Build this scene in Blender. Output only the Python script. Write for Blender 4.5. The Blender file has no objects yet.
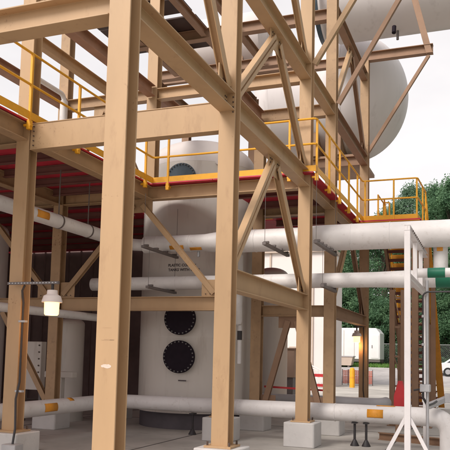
import bpy, bmesh, math, random
from mathutils import Vector, Matrix
random.seed(7)
S = bpy.context.scene
COL = S.collection
R = math.radians

# ------------------------------------------------------------------ camera
cam = bpy.data.cameras.new('camera'); camo = bpy.data.objects.new('camera', cam); COL.objects.link(camo)
cr = Vector((0.93314805, 0.35873047, 0.02339158)); cu = Vector((0.01145519, -0.09470699, 0.99543928)); cf = Vector((-0.35930975, 0.92862427, 0.09248497))
m = Matrix.Identity(4)
for i in range(3):
    m[i][0] = cr[i]; m[i][1] = cu[i]; m[i][2] = -cf[i]
m[0][3], m[1][3], m[2][3] = 0, 0, 1.67
camo.matrix_world = m
cam.sensor_width = 36; cam.sensor_fit = 'HORIZONTAL'
cam.lens = 36 * 696.04 / 450
cam.shift_y = (290.9 - 225) / 450
cam.clip_start = 0.05; cam.clip_end = 3000
S.camera = camo

# ------------------------------------------------------------------ overcast sky
w = bpy.data.worlds.new('World'); S.world = w; w.use_nodes = True
nt = w.node_tree; nt.nodes.clear()
sky = nt.nodes.new('ShaderNodeTexSky'); sky.sky_type = 'NISHITA'; sky.sun_disc = False
SUN_EL, SUN_AZ = R(42), R(207)      # azimuth clockwise from +Y: behind the camera, a little to the left
sky.sun_elevation = SUN_EL; sky.sun_rotation = SUN_AZ
sky.air_density = 1.0; sky.dust_density = 4.0; sky.ozone_density = 1.0
hs = nt.nodes.new('ShaderNodeHueSaturation'); hs.inputs['Saturation'].default_value = 0.15
mx = nt.nodes.new('ShaderNodeMix'); mx.data_type = 'RGBA'; mx.inputs['Factor'].default_value = 0.5
mx.inputs['B'].default_value = (13.2, 12.5, 12.4, 1)   # the even cloud sheet
# soft cloud tone over the whole sheet
tcw = nt.nodes.new('ShaderNodeTexCoord'); mpw = nt.nodes.new('ShaderNodeMapping'); mpw.inputs['Scale'].default_value = (1, 1, 2.2)
nw = nt.nodes.new('ShaderNodeTexNoise'); nw.inputs['Scale'].default_value = 2.3; nw.inputs['Detail'].default_value = 5; nw.inputs['Roughness'].default_value = .55
rw = nt.nodes.new('ShaderNodeValToRGB'); rw.color_ramp.elements[0].position = .32; rw.color_ramp.elements[1].position = .7
rw.color_ramp.elements[0].color = (10.6, 10.2, 10.5, 1); rw.color_ramp.elements[1].color = (14.2, 13.4, 13.2, 1)
nt.links.new(tcw.outputs['Generated'], mpw.inputs['Vector']); nt.links.new(mpw.outputs[0], nw.inputs['Vector']); nt.links.new(nw.outputs['Fac'], rw.inputs['Fac']); nt.links.new(rw.outputs[0], mx.inputs['B'])
bg = nt.nodes.new('ShaderNodeBackground'); bg.inputs['Strength'].default_value = 0.08
ow = nt.nodes.new('ShaderNodeOutputWorld')
nt.links.new(sky.outputs[0], hs.inputs['Color']); nt.links.new(hs.outputs[0], mx.inputs['A'])
nt.links.new(mx.outputs['Result'], bg.inputs['Color']); nt.links.new(bg.outputs[0], ow.inputs['Surface'])
sl = bpy.data.lights.new('sun', 'SUN'); sl.energy = 2.0; sl.angle = R(22); sl.color = (1, 0.93, 0.85)
so = bpy.data.objects.new('sun', sl); COL.objects.link(so)
sd = Vector((math.sin(SUN_AZ) * math.cos(SUN_EL), math.cos(SUN_AZ) * math.cos(SUN_EL), math.sin(SUN_EL)))
so.rotation_euler = sd.to_track_quat('Z', 'Y').to_euler(); so.location = (0, -10, 30)
vs = S.view_settings; vs.view_transform = 'Standard'; vs.look = 'None'; vs.gamma = 1; vs.exposure = 0.62
vs.use_curve_mapping = False

# ------------------------------------------------------------------ materials
MATS = {}
def mat(name, col, rough=0.6, var=0.12, scale=3.0, bump=0.1, bscale=60, metal=0.0, spot=None, spot_amt=0.0, stretch=(1, 1, 1), emit=None, estr=0, spec=0.4, rust=0.0):
    ma = bpy.data.materials.new(name); ma.use_nodes = True; t = ma.node_tree; b = t.nodes['Principled BSDF']
    N = t.nodes.new; L = t.links.new
    tc = N('ShaderNodeTexCoord'); mp = N('ShaderNodeMapping'); mp.inputs['Scale'].default_value = stretch
    oi = N('ShaderNodeObjectInfo')
    ad = N('ShaderNodeVectorMath'); ad.operation = 'ADD'
    mu = N('ShaderNodeVectorMath'); mu.operation = 'SCALE'; mu.inputs['Scale'].default_value = 17
    L(oi.outputs['Random'], mu.inputs[0]); L(tc.outputs['Object'], ad.inputs[0]); L(mu.outputs[0], ad.inputs[1])
    L(ad.outputs[0], mp.inputs['Vector'])
    n = N('ShaderNodeTexNoise'); n.inputs['Scale'].default_value = scale; n.inputs['Detail'].default_value = 6; n.inputs['Roughness'].default_value = 0.62
    L(mp.outputs[0], n.inputs['Vector'])
    r = N('ShaderNodeValToRGB'); r.color_ramp.elements[0].position = 0.3; r.color_ramp.elements[1].position = 0.72
    r.color_ramp.elements[0].color = (*[c * (1 - var) for c in col], 1); r.color_ramp.elements[1].color = (*[min(1, c * (1 + var * .7)) for c in col], 1)
    L(n.outputs['Fac'], r.inputs['Fac']); out = r.outputs['Color']
    if spot:
        n2 = N('ShaderNodeTexNoise'); n2.inputs['Scale'].default_value = scale * 3.3; n2.inputs['Detail'].default_value = 8; n2.inputs['Roughness'].default_value = 0.7
        L(mp.outputs[0], n2.inputs['Vector'])
        rr = N('ShaderNodeValToRGB'); rr.color_ramp.elements[0].position = 0.56; rr.color_ramp.elements[1].position = 0.72
        rr.color_ramp.elements[0].color = (0, 0, 0, 1); rr.color_ramp.elements[1].color = (spot_amt,) * 3 + (1,)
        mi = N('ShaderNodeMix'); mi.data_type = 'RGBA'; mi.inputs['B'].default_value = (*spot, 1)
        L(n2.outputs['Fac'], rr.inputs['Fac']); L(rr.outputs[0], mi.inputs['Factor']); L(out, mi.inputs['A']); out = mi.outputs['Result']
    if rust:      # small chips and rust blooms
        n3 = N('ShaderNodeTexNoise'); n3.inputs['Scale'].default_value = 26; n3.inputs['Detail'].default_value = 3; L(ad.outputs[0], n3.inputs['Vector'])
        n4 = N('ShaderNodeTexNoise'); n4.inputs['Scale'].default_value = 1.7; n4.inputs['Detail'].default_value = 2; L(ad.outputs[0], n4.inputs['Vector'])
        ml = N('ShaderNodeMath'); ml.operation = 'MULTIPLY'; L(n3.outputs['Fac'], ml.inputs[0]); L(n4.outputs['Fac'], ml.inputs[1])
        r3 = N('ShaderNodeValToRGB'); r3.color_ramp.elements[0].position = .405; r3.color_ramp.elements[1].position = .46
        r3.color_ramp.elements[0].color = (0, 0, 0, 1); r3.color_ramp.elements[1].color = (rust,) * 3 + (1,); L(ml.outputs[0], r3.inputs['Fac'])
        m3 = N('ShaderNodeMix'); m3.data_type = 'RGBA'; m3.inputs['B'].default_value = (.17, .075, .035, 1)
        L(r3.outputs[0], m3.inputs['Factor']); L(out, m3.inputs['A']); out = m3.outputs['Result']
    L(out, b.inputs['Base Color'])
    b.inputs['Roughness'].default_value = rough; b.inputs['Metallic'].default_value = metal
    b.inputs['Specular IOR Level'].default_value = spec
    if bump:
        nb = N('ShaderNodeTexNoise'); nb.inputs['Scale'].default_value = bscale; nb.inputs['Detail'].default_value = 4
        L(mp.outputs[0], nb.inputs['Vector'])
        bu = N('ShaderNodeBump'); bu.inputs['Strength'].default_value = bump; bu.inputs['Distance'].default_value = 0.01
        L(nb.outputs['Fac'], bu.inputs['Height']); L(bu.outputs[0], b.inputs['Normal'])
    if emit:
        b.inputs['Emission Color'].default_value = (*emit, 1); b.inputs['Emission Strength'].default_value = estr
    MATS[name] = ma
    return ma

mat('tan_paint', (.45, .287, .156), .5, .10, 1.6, .08, 45, spot=(.27, .15, .08), spot_amt=.45, stretch=(1, 1, .3), rust=.4)
mat('tan_dirty', (.395, .25, .138), .55, .14, 2.5, .08, 45, spot=(.17, .09, .06), spot_amt=.5, rust=.55)
mat('red_brown', (.34, .18, .115), .6, .2, 3, .08, 40)  # even red-brown colour for some of the upper beams
mat('brown_paint', (.29, .17, .105), .6, .15, 2.5, .08, 40)
mat('tread_red', (.16, .05, .035), .6, .2, 3, .05, 40)
mat('bolt_steel', (.10, .065, .05), .6, .2, 20, 0)
mat('deck_red', (.55, .03, .055), .6, .25, 1.2, .05, 40, spot=(.12, .02, .02), spot_amt=.6)
mat('deck_top', (.30, .27, .24), .75, .15, 2, .1, 30, spot=(.2, .16, .13), spot_amt=.4)
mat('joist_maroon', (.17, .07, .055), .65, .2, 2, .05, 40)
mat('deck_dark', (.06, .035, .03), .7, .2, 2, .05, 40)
mat('yellow_paint', (.76, .36, .018), .45, .10, 5, .03, 40, spot=(.45, .20, .02), spot_amt=.4)
mat('orange_yellow', (.60, .25, .02), .5, .14, 5, .03, 40, spot=(.33, .12, .02), spot_amt=.5)
mat('pipe_jacket', (.70, .665, .655), .48, .08, 2.6, .10, 14, spot=(.44, .38, .34), spot_amt=.5)
mat('pipe_grey', (.42, .40, .41), .5, .08, 3, .05, 18, spot=(.3, .27, .26), spot_amt=.3)
mat('white_steel', (.74, .70, .70), .45, .05, 4, .03, 40, spot=(.45, .36, .30), spot_amt=.25)
mat('vessel_grey', (.63, .575, .53), .5, .07, 1.2, .03, 12, spot=(.40, .33, .29), spot_amt=.5, stretch=(1, 1, .14))
mat('vessel_lilac', (.66, .60, .585), .5, .06, 1.2, .03, 12, spot=(.4, .36, .36), spot_amt=.3, stretch=(1, 1, .4))
mat('tank_white', (.68, .63, .625), .5, .06, .8, .02, 10, spot=(.46, .41, .40), spot_amt=.5, stretch=(1, 1, .15))
mat('flange_dark', (.016, .010, .016), .75, .2, 8, .05, 40, spec=.15)
mat('flange_blue', (.06, .085, .11), .4, .2, 8, .03, 40)
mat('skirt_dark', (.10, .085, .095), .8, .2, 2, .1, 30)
mat('manway_bolt', (.16, .15, .15), .5, .2, 8, 0)
mat('concrete', (.46, .43, .395), .8, .3, .5, .3, 40, spot=(.2, .175, .15), spot_amt=.7)
mat('concrete_pier', (.52, .495, .48), .8, .08, 2.5, .2, 35, spot=(.36, .33, .31), spot_amt=.4)
mat('joint_dark', (.10, .09, .085), .9, .15, 8, .1, 40)
mat('gravel', (.40, .375, .37), .95, .22, .8, .5, 8, spot=(.26, .24, .23), spot_amt=.6)
mat('soil_grass', (.10, .16, .05), .95, .35, .6, .4, 6)
mat('grass_blade', (.12, .24, .05), .8, .3, 2, 0)
mat('building_wall', (.72, .655, .63), .8, .05, .6, .08, 20, spot=(.6, .53, .5), spot_amt=.25)
mat('building_trim', (.5, .40, .33), .6, .08, 2, .05, 20)
mat('glass_dark', (.05, .06, .07), .12, .1, 2, 0)
mat('trailer_white', (.78, .76, .76), .45, .05, 1.0, .02, 20, spot=(.6, .55, .5), spot_amt=.25)
mat('rubber', (.02, .02, .02), .8, .2, 5, .1, 30)
mat('galv', (.42, .41, .42), .45, .12, 8, .03, 40, metal=.4)
mat('conduit_dark', (.035, .03, .032), .5, .15, 5, .03, 40)
mat('strut_dark', (.15, .125, .12), .5, .2, 12, .05, 40)
mat('dark_wall', (.22, .145, .135), .8, .3, 1.0, .1, 15)
mat('green_band', (.012, .15, .085), .45, .12, 5, .02, 40)
mat('tag_orange', (.72, .30, .03), .5, .10, 14, .02, 40, spot=(.35, .12, .02), spot_amt=.5)
mat('ink', (.09, .07, .075), .7, .3, 20, 0)
mat('red_paint', (.50, .03, .035), .5, .15, 4, .03, 40)
mat('barrier_white', (.75, .73, .71), .5, .06, 4, .02, 40)
mat('orange_mesh', (.80, .20, .12), .6, .15, 6, .03, 40)
mat('cardboard', (.40, .27, .20), .8, .1, 3, .05, 40)
mat('bark', (.09, .065, .05), .9, .3, 4, .4, 12)
mat('smear_white', (.62, .50, .42), .6, .15, 30, .05, 60)
mat('lamp_white', (.80, .70, .66), .4, .05, 5, 0)
mat('lamp_globe', (.9, .7, .45), .3, 0.0, 5, 0, emit=(1.0, .56, .22), estr=1.7)
mat('lamp_dim', (.9, .7, .45), .3, 0.0, 5, 0, emit=(1.0, .45, .12), estr=1.4)
mat('car_paint', (.72, .72, .74), .25, .03, 2, 0, spec=.6)
def leaf_mat(name, c1, c2):
    ma = bpy.data.materials.new(name); ma.use_nodes = True; t = ma.node_tree; b = t.nodes['Principled BSDF']
    tc = t.nodes.new('ShaderNodeTexCoord'); n = t.nodes.new('ShaderNodeTexNoise'); n.inputs['Scale'].default_value = .55; n.inputs['Detail'].default_value = 5
    r = t.nodes.new('ShaderNodeValToRGB'); r.color_ramp.elements[0].position = .35; r.color_ramp.elements[1].position = .68
    r.color_ramp.elements[0].color = (*c1, 1); r.color_ramp.elements[1].color = (*c2, 1)
    t.links.new(tc.outputs['Object'], n.inputs['Vector']); t.links.new(n.outputs['Fac'], r.inputs['Fac']); t.links.new(r.outputs[0], b.inputs['Base Color'])
    b.inputs['Roughness'].default_value = .65; b.inputs['Specular IOR Level'].default_value = .25
    tr_ = t.nodes.new('ShaderNodeBsdfTranslucent'); ms = t.nodes.new('ShaderNodeMixShader'); ms.inputs[0].default_value = .5
    t.links.new(r.outputs[0], tr_.inputs['Color']); t.links.new(b.outputs[0], ms.inputs[1]); t.links.new(tr_.outputs[0], ms.inputs[2])
    t.links.new(ms.outputs[0], t.nodes['Material Output'].inputs['Surface'])
    MATS[name] = ma
leaf_mat('leaf_deep', (.09, .18, .10), (.17, .29, .15))
leaf_mat('leaf_mid', (.11, .21, .115), (.18, .31, .16))
leaf_mat('leaf_pale', (.14, .23, .15), (.22, .33, .21))

# ------------------------------------------------------------------ mesh helpers
class MB:
    def __init__(s): s.v = []; s.f = []; s.sm = []
    def add(s, vs, fs, smooth=False):
        o = len(s.v); s.v += [tuple(v) for v in vs]; s.f += [tuple(i + o for i in f) for f in fs]; s.sm += [smooth] * len(fs); return s
    def box(s, x0, x1, y0, y1, z0, z1):
        vs = [(x, y, z) for z in (z0, z1) for y in (y0, y1) for x in (x0, x1)]
        return s.add(vs, [(0, 2, 3, 1), (4, 5, 7, 6), (0, 1, 5, 4), (2, 6, 7, 3), (0, 4, 6, 2), (1, 3, 7, 5)])
    def prism(s, prof, p0, p1, side, up):
        """closed 2D profile (a,b) swept from p0 to p1; a along side, b along up"""
        p0 = Vector(p0); p1 = Vector(p1); side = Vector(side); up = Vector(up); n = len(prof)
        vs = [p + side * a + up * b for p in (p0, p1) for a, b in prof]
        fs = [(i, (i + 1) % n, n + (i + 1) % n, n + i) for i in range(n)]
        s.add(vs, fs + [tuple(reversed(range(n))), tuple(range(n, 2 * n))])
        return s
    def frame(s, p0, p1, upv):
        d = (Vector(p1) - Vector(p0)).normalized(); side = d.cross(Vector(upv)).normalized(); up = side.cross(d).normalized()
        return side, up
    def ibeam(s, p0, p1, upv=(0, 0, 1), wd=.2, d=.28, tw=.012, tf=.016, woff=0.0):
        side, up = s.frame(p0, p1, upv); h = d / 2; b = wd / 2; t = tw / 2; q = woff
        prof = [(-b, -h), (b, -h), (b, -h + tf), (q + t, -h + tf), (q + t, h - tf), (b, h - tf), (b, h), (-b, h), (-b, h - tf), (q - t, h - tf), (q - t, -h + tf), (-b, -h + tf)]
        return s.prism(prof, p0, p1, side, up)
    def bar(s, p0, p1, upv, wd, d):
        side, up = s.frame(p0, p1, upv); b = wd / 2; h = d / 2
        return s.prism([(-b, -h), (b, -h), (b, h), (-b, h)], p0, p1, side, up)
    def angle(s, p0, p1, upv, wd, d, t=.012, flip=1):
        side, up = s.frame(p0, p1, upv); b = wd / 2; h = d / 2
        pr = [(-b, -h), (b, -h), (b, -h + t), (-b + t, -h + t), (-b + t, h), (-b, h)]
        if flip < 0: pr = [(-a, c) for a, c in reversed(pr)]
        return s.prism(pr, p0, p1, side, up)
    def tube(s, pts, r, n=12, caps=True, radii=None):
        pts = [Vector(p) for p in pts]; k = len(pts); rings = []; up = None
        for i, p in enumerate(pts):
            d = (pts[min(i + 1, k - 1)] - pts[max(i - 1, 0)]).normalized()
            if up is None:
                up = Vector((0, 0, 1)) if abs(d.z) < .9 else Vector((1, 0, 0))
            a = d.cross(up).normalized(); up = a.cross(d).normalized()
            rr = radii[i] if radii else r
            rings.append([p + (a * math.cos(2 * math.pi * j / n) + up * math.sin(2 * math.pi * j / n)) * rr for j in range(n)])
        vs = [v for rg in rings for v in rg]
        fs = [(i * n + j, i * n + (j + 1) % n, (i + 1) * n + (j + 1) % n, (i + 1) * n + j) for i in range(k - 1) for j in range(n)]
        s.add(vs, fs, True)
        if caps:
            s.add(rings[0], [tuple(reversed(range(n)))]); s.add(rings[-1], [tuple(range(n))])
        return s
    def lathe(s, prof, origin, axis=(0, 0, 1), n=32, smooth=True):
        """prof: list of (r, h) along axis"""
        ax = Vector(axis).normalized(); a = ax.orthogonal().normalized(); b = ax.cross(a); o = Vector(origin)
        vs = [o + ax * h + (a * math.cos(2 * math.pi * j / n) + b * math.sin(2 * math.pi * j / n)) * r for r, h in prof for j in range(n)]
        k = len(prof)
        fs = [(i * n + j, i * n + (j + 1) % n, (i + 1) * n + (j + 1) % n, (i + 1) * n + j) for i in range(k - 1) for j in range(n)]
        s.add(vs, fs, smooth)
        s.add(vs[:n], [tuple(reversed(range(n)))]); s.add(vs[-n:], [tuple(range(n))])
        return s
    def build(s, name, material, parent=None, bevel=0, sharp=35):
        me = bpy.data.meshes.new(name); me.from_pydata(s.v, [], s.f); me.validate()
        if len(me.polygons) == len(s.sm): me.polygons.foreach_set('use_smooth', s.sm)
        if any(s.sm): me.set_sharp_from_angle(angle=R(sharp))
        me.materials.append(MATS[material]); me.update()
        bm = bmesh.new(); bm.from_mesh(me); bmesh.ops.recalc_face_normals(bm, faces=bm.faces); bm.to_mesh(me); bm.free()
        o = bpy.data.objects.new(name, me); COL.objects.link(o)
        if parent:
            o.parent = parent
            o.matrix_parent_inverse = Matrix.Translation(-parent_world(parent))
        if bevel:
            md = o.modifiers.new('bevel', 'BEVEL'); md.width = bevel; md.segments = 1; md.limit_method = 'ANGLE'; md.angle_limit = R(40)
        return o
def parent_world(p):
    # parts are built in world coordinates; a mesh part itself sits at the world origin
    return p.location.copy() if p.type == 'EMPTY' else Vector((0, 0, 0))
def tag(o, label, cat, group=None, kind=None):
    if label: o['label'] = label
    if cat: o['category'] = cat
    if group: o['group'] = group
    if kind: o['kind'] = kind
    return o
def thing(name, loc, label, cat, group=None):
    o = bpy.data.objects.new(name, None); COL.objects.link(o); o.location = loc; o.empty_display_size = .2
    return tag(o, label, cat, group)
def stuff(o): o['kind'] = 'stuff'; return o
def arc(c, a, b, r, n=8):
    """quarter bend: from corner c, leg towards a and leg towards b (unit vectors), radius r"""
    c = Vector(c); a = Vector(a); b = Vector(b); o = c + a * r + b * r
    return [o - b * r * math.cos(t) - a * r * math.sin(t) for t in [math.pi / 2 * i / n for i in range(n + 1)]]

# ------------------------------------------------------------------ ground
def gz(y):
    t = min(1, max(0, (y - 46) / 14)); return 1.08 * t * t * (3 - 2 * t)
def sheet(name, xs, ys, dz, material):
    b = MB(); nx = len(xs)
    vs = [(x, y, gz(y) + dz) for y in ys for x in xs]
    b.add(vs, [(j * nx + i, j * nx + i + 1, (j + 1) * nx + i + 1, (j + 1) * nx + i) for j in range(len(ys) - 1) for i in range(nx - 1)], True)
    o = b.build(name, material); o['kind'] = 'structure'; return o
ys = [-200, -60, 0, 30, 44] + [46 + i for i in range(0, 15)] + [70, 100, 200, 500, 1500]
sheet('ground', [-1200, -200, -60, 0, 60, 200, 1200], ys, -.012, 'soil_grass')
sheet('gravel_yard', [-60, -20, 14], [47] + [48 + i for i in range(0, 10)] + [57.6], -.004, 'gravel')
sheet('concrete_pad', [-40, -20, 0, 13], [-30, 0, 20, 46.9], 0, 'concrete')
pad = bpy.data.objects['concrete_pad']
for i, y in enumerate((10.1, 16.4, 22.7, 29, 35.3, 41.6)):
    MB().box(-20, 12.5, y, y + .03, .001, .004).build('expansion_joint', 'joint_dark', pad)
for i, x in enumerate((-9.9, -5.9, -1.9, 2.1)):
    MB().box(x, x + .025, -5, 46, .0012, .005).build('expansion_joint', 'joint_dark', pad)

# ------------------------------------------------------------------ steel frame
XB, XH, XL, XW = -3.41, -5.07, -6.82, -9.07
YA, YB, YC, YD, YE = 5.75, 8.73, 12.96, 15.24, 19.62
CW, CD = .24, .22
PIER = .455
fr = thing('steel_structure', (XB, YC, 0), 'tall tan painted steel frame of columns, beams and braces around the vessel', 'steel frame')
def bolts(points, normal, parent, r=.014, h=.016):
    b = MB()
    for p in points: b.lathe([(r, 0), (r, h)], p, normal, 6, False)
    o = b.build('bolts', 'bolt_steel', parent); stuff(o); return o
def column(x, y, z0, z1, material='tan_paint', base=True):
    b = MB().ibeam((x, y + CD / 2, z0), (x, y + CD / 2, z1), (0, 1, 0), CW, CD, .014, .02)
    c = b.build('column', material, fr, bevel=.004)
    if base:
        MB().box(x - .19, x + .19, y - .08, y + CD + .08, z0 - .002, z0 + .025).build('base_plate', material, c)
        bolts([(x + sx * .155, y + CD / 2 + sy * .145, z0 + .025) for sx in (-1, 1) for sy in (-1, 1)], (0, 0, 1), c, .016, .05)
    return c
colA = column(XB, YA, PIER, 9.2); colB = column(XB, YB, PIER, 9.9); colC = column(XB, YC, PIER, 12.4); colD = column(XB, YD, PIER, 12.4, 'tan_dirty')
colE = column(XB, YE, PIER, 10.3, 'tan_dirty'); colL = column(XL, YB, PIER, 7.45)
colH = column(XH, YC, PIER, 5.0, 'tan_dirty'); column(XW, YC, PIER, 9.6, 'tan_dirty'); column(XH - .05, YD, PIER, 7.1, 'tan_dirty')
column(XW, YD + .6, PIER, 9.6, 'brown_paint'); column(XL, YC + .02, 5.205, 9.6, base=False)
column(XL - .0, YE, PIER, 9.6, 'brown_paint'); column(XW, YE, PIER, 9.6, 'brown_paint')

def lbeam(x, y0, y1, ztop, d=.28, wd=.2, material='tan_paint', name='beam'):   # runs away from the viewer
    return MB().ibeam((x, y0, ztop - d / 2), (x, y1, ztop - d / 2), (0, 0, 1), wd, d).build(name, material, fr, bevel=.003)
def tbeam(y, x0, x1, ztop, d=.28, wd=.2, material='tan_paint', woff=0):         # runs across
    return MB().ibeam((x0, y, ztop - d / 2), (x1, y, ztop - d / 2), (0, 0, 1), wd, d, woff=woff).build('beam', material, fr, bevel=.003)
g = .002
# level 1 and 2 along the front line of columns
AB = lbeam(XB, YA + CD + g, YB - g, 5.30, .26, .23); lbeam(XB, YB + CD + g, YC - g, 5.30, .32, .22)
lbeam(XB, YC + CD + g, YD - g, 5.28, .28, .22, 'tan_dirty'); lbeam(XB, YD + CD + g, YE - g, 5.28, .28, .22, 'tan_dirty')
lbeam(XB, YA + CD + g, YB - g, 7.47, .33); lbeam(XB, YB + CD + g, YC - g, 7.47, .33, .22); lbeam(XB, YC + CD + g, YD - g, 7.47, .28)
lbeam(XB, YD + CD + g, YE - g, 7.47, .28, .2, 'brown_paint'); lbeam(XB, YD + CD + g, YE - g, 9.95, .25, .18, 'brown_paint'); lbeam(XB, YB + CD + g, YC - g, 9.8, .28)
# low beams
lbeam(XB, YB + CD + g, YC - g, 2.87, .30, .2); lbeam(XB, YD + CD + g, YE - g, 2.86, .28, .2, 'brown_paint')
tbeam(YC + CD / 2, XW + .13, XH - .13, 2.86, .29); tbeam(YD + CD / 2, XH + .08, XB - .13, 2.84, .25, .2, 'tan_dirty')
tbeam(YC + CD / 2, -14, XW - .13, 2.86, .29, .2, 'tan_dirty')
# the deep beam on the second row, web flush with the column face
MB().ibeam((XL + CW / 2 + .012, YB + .09, 4.99), (XB - CW / 2 - g, YB + .09, 4.99), (0, 0, 1), .17, .42, .012, .014, woff=.068).build('beam', 'tan_paint', fr, bevel=.003)
MB().box(XL + .121, XL + .131, YB + .025, YB + .10, 4.80, 5.18).build('end_plate', 'tan_dirty', fr)
bolts([(XL + .20, YB + .005, 4.84 + i * .075) for i in range(5)], (0, -1, 0), fr, .012, .014)
# first row beam running out to the left
tbeam(YA + CD / 2, -9.5, XB - .125, 5.29, .27, .24)
tbeam(YB + CD / 2, -14, XL - .125, 5.2, .3, .2, 'tan_dirty')
# platform beams
tbeam(YC + .1, XH - .0, XB - .13, 5.20, .24, .2); tbeam(YC + .1, XW + .13, XH - g, 5.20, .27, .2); tbeam(YC + .1, -14, XW - .13, 5.2, .27, .2, 'tan_dirty')
lbeam(XL, YB + CD + g, YC - g - .01, 5.20, .27, .2); lbeam(XL, 4.2, YB - g, 5.20, .27, .2, 'tan_dirty'); lbeam(XW, YB - 4, YC - g, 5.20, .27, .2, 'tan_dirty')
tbeam(YD + .1, XH + .09, XB - .13, 5.20, .27, .2, 'tan_dirty'); tbeam(YE + .1, XL + .13, XB - .13, 5.2, .27, .2, 'tan_dirty')
# level 2 across
tbeam(YC + .1, XL + .13, XB - .13, 7.36, .24, .19); tbeam(YC + .1, XW + .13, XL - .13, 7.36, .24, .19, 'tan_dirty')
tbeam(YD + .1, XW + .5, XB - .13, 7.48, .28, .2, 'tan_dirty'); tbeam(YE + .1, -7.4, XB - .13, 7.5, .28, .2, 'brown_paint')
lbeam(XL, 8.97, YC - g, 7.42, .24, .19, 'red_brown'); lbeam(-7.55, 9.2, YC - .03, 7.30, .20, .14); lbeam(XW, 9, YC - g, 7.4, .24, .19, 'red_brown')
lbeam(XL, YC + CD + .03, YD - .03, 7.42, .24, .19, 'red_brown'); lbeam(XH, YC + .23, YD - .03, 7.42, .24, .19, 'red_brown')
# level 3 steel over the middle
tbeam(YC + .1, XW + .13, XB - .13, 9.75, .26, .2, 'tan_dirty'); tbeam(YD + .1, XW, XB - .13, 9.75, .26, .2, 'brown_paint'); tbeam(17.4, XW, XH, 9.75, .26, .2, 'brown_paint')
for x in (-8.3, -7.45, -6.6, -5.75): lbeam(x, YC + .23, YD - .03, 9.72, .2, .14, 'brown_paint'); lbeam(x, YD + .23, 17.28, 9.72, .2, .14, 'brown_paint')
# overhanging brackets right of the frame
tbeam(YE + .1, -7.4, XB - .13, 10.50, .26, .2, 'brown_paint')
MB().ibeam((XB + .0, YE + .11, 10.435), (-1.5, YE + .11, 10.435), (0, 0, 1), .2, .26).build('beam', 'brown_paint', fr)
def strut(p0, p1, upv, wd=.12, d=.12, material='tan_paint', kind='i', name='brace'):
    b = MB()
    if kind == 'i': b.ibeam(p0, p1, upv, wd, d, .012, .014)
    elif kind == 'double':
        side, up = b.frame(p0, p1, upv)
        o = side * (wd / 4 + .012)
        b.bar(Vector(p0) + o, Vector(p1) + o, upv, wd / 2 - .008, d); b.bar(Vector(p0) - o, Vector(p1) - o, upv, wd / 2 - .008, d)
    else: b.angle(p0, p1, upv, wd, d)
    return b.build(name, material, fr, bevel=.002)
strut((XB + .05, YE + .11, 7.52), (-1.62, YE + .11, 10.26), (0, 1, 0), .09, .1, 'brown_paint', 'angle')
strut((-1.60, YE + .11, 10.30), (-2.15, YE + .11, 12.6), (0, 1, 0), .17, .17, 'brown_paint')
strut((XB + .16, YC + .06, 7.45), (-1.55, YC + .06, 10.15), (0, 1, 0), .10, .10, 'tan_dirty', 'angle')
strut((XB + .16, YD + .06, 7.45), (-1.55, YD + .06, 10.30), (0, 1, 0), .10, .10, 'brown_paint', 'angle')
MB().ibeam((XB + .14, YC + .11, 10.2), (-1.45, YC + .11, 10.2), (0, 0, 1), .16, .2).build('beam', 'tan_dirty', fr)
MB().ibeam((XB + .14, YD + .11, 10.35), (-1.45, YD + .11, 10.35), (0, 0, 1), .16, .2).build('beam', 'brown_paint', fr)
# chevron braces in the long wall
def chevron_l(x, ya, yb, z0, z1, kinds=('double', 'i'), mats=('tan_paint', 'tan_paint'), wd=.15, fan=.12, legs=(1, 1), foot=.05):
    ym = (ya + yb) / 2
    ap = z1 - .12
    MB().box(x - .008, x + .008, ym - .32, ym + .32, z1 - .30, z1 - .001).build('gusset_plate', mats[0], fr)
    bolts([(x + .008, ym + dy, z1 - .05 - .07 * k) for dy in (-.24, -.16, .16, .24) for k in range(3)], (1, 0, 0), fr, .013, .016)
    for k, (yf, sgn) in enumerate(((ya, -1), (yb, 1))):
        if not legs[k]: continue
        a = (x, yf - sgn * foot, z0 + .06); b_ = (x, ym + sgn * fan, ap)
        strut(a, b_, (1, 0, 0), wd, .11, mats[k], kinds[k])
        MB().box(x - .007, x + .007, min(yf, yf - sgn * .34), max(yf, yf - sgn * .34), z0 + .002, z0 + .30).build('gusset_plate', mats[k], fr)
        bolts([(x + .007, yf - sgn * (.06 + .07 * i), z0 + .07 + .06 * j) for i in range(3) for j in range(2)], (1, 0, 0), fr, .012, .014)
chevron_l(XB, YB + CD, YC, 2.87, 4.98); chevron_l(XB, YB + CD, YC, 5.30, 7.14); chevron_l(XB, YA + CD, YB, 5.30, 7.14, ('i', 'i'))
chevron_l(XB, YD + CD, YE, 2.86, 5.0, ('i', 'i'), ('tan_dirty', 'brown_paint')); chevron_l(XB, YD + CD, YE, 7.47, 9.70, ('double', 'i'), ('tan_paint', 'brown_paint'), .14)
chevron_l(XB, YB + CD, YC, 7.47, 9.52, ('i', 'i'))
def chevron_t(y, xa, xb, z0, z1, mats, wd=.11, legs=(1, 1)):
    xm = (xa + xb) / 2; ym = y
    MB().box(xm - .33, xm + .33, ym - .008, ym + .008, z1 - .26, z1 - .001).build('gusset_plate', mats[0], fr)
    for k, (xf, sgn) in enumerate(((xa, -1), (xb, 1))):
        if not legs[k]: continue
        strut((xf - sgn * .08, y, z0 + .06), (xm + sgn * .10, y, z1 - .10), (0, 1, 0), wd, .11, mats[k])
        MB().box(min(xf, xf - sgn * .36), max(xf, xf - sgn * .36), ym - .007, ym + .007, z0 + .002, z0 + .34).build('gusset_plate', mats[k], fr)
        bolts([(xf - sgn * (.07 + .10 * i), ym - .007, z0 + .05) for i in range(3)], (0, -1, 0), fr, .012, .014)
chevron_t(YC + .07, XW + .12, XH - .12, 2.86, 4.93, ('tan_dirty', 'tan_paint'))
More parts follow.
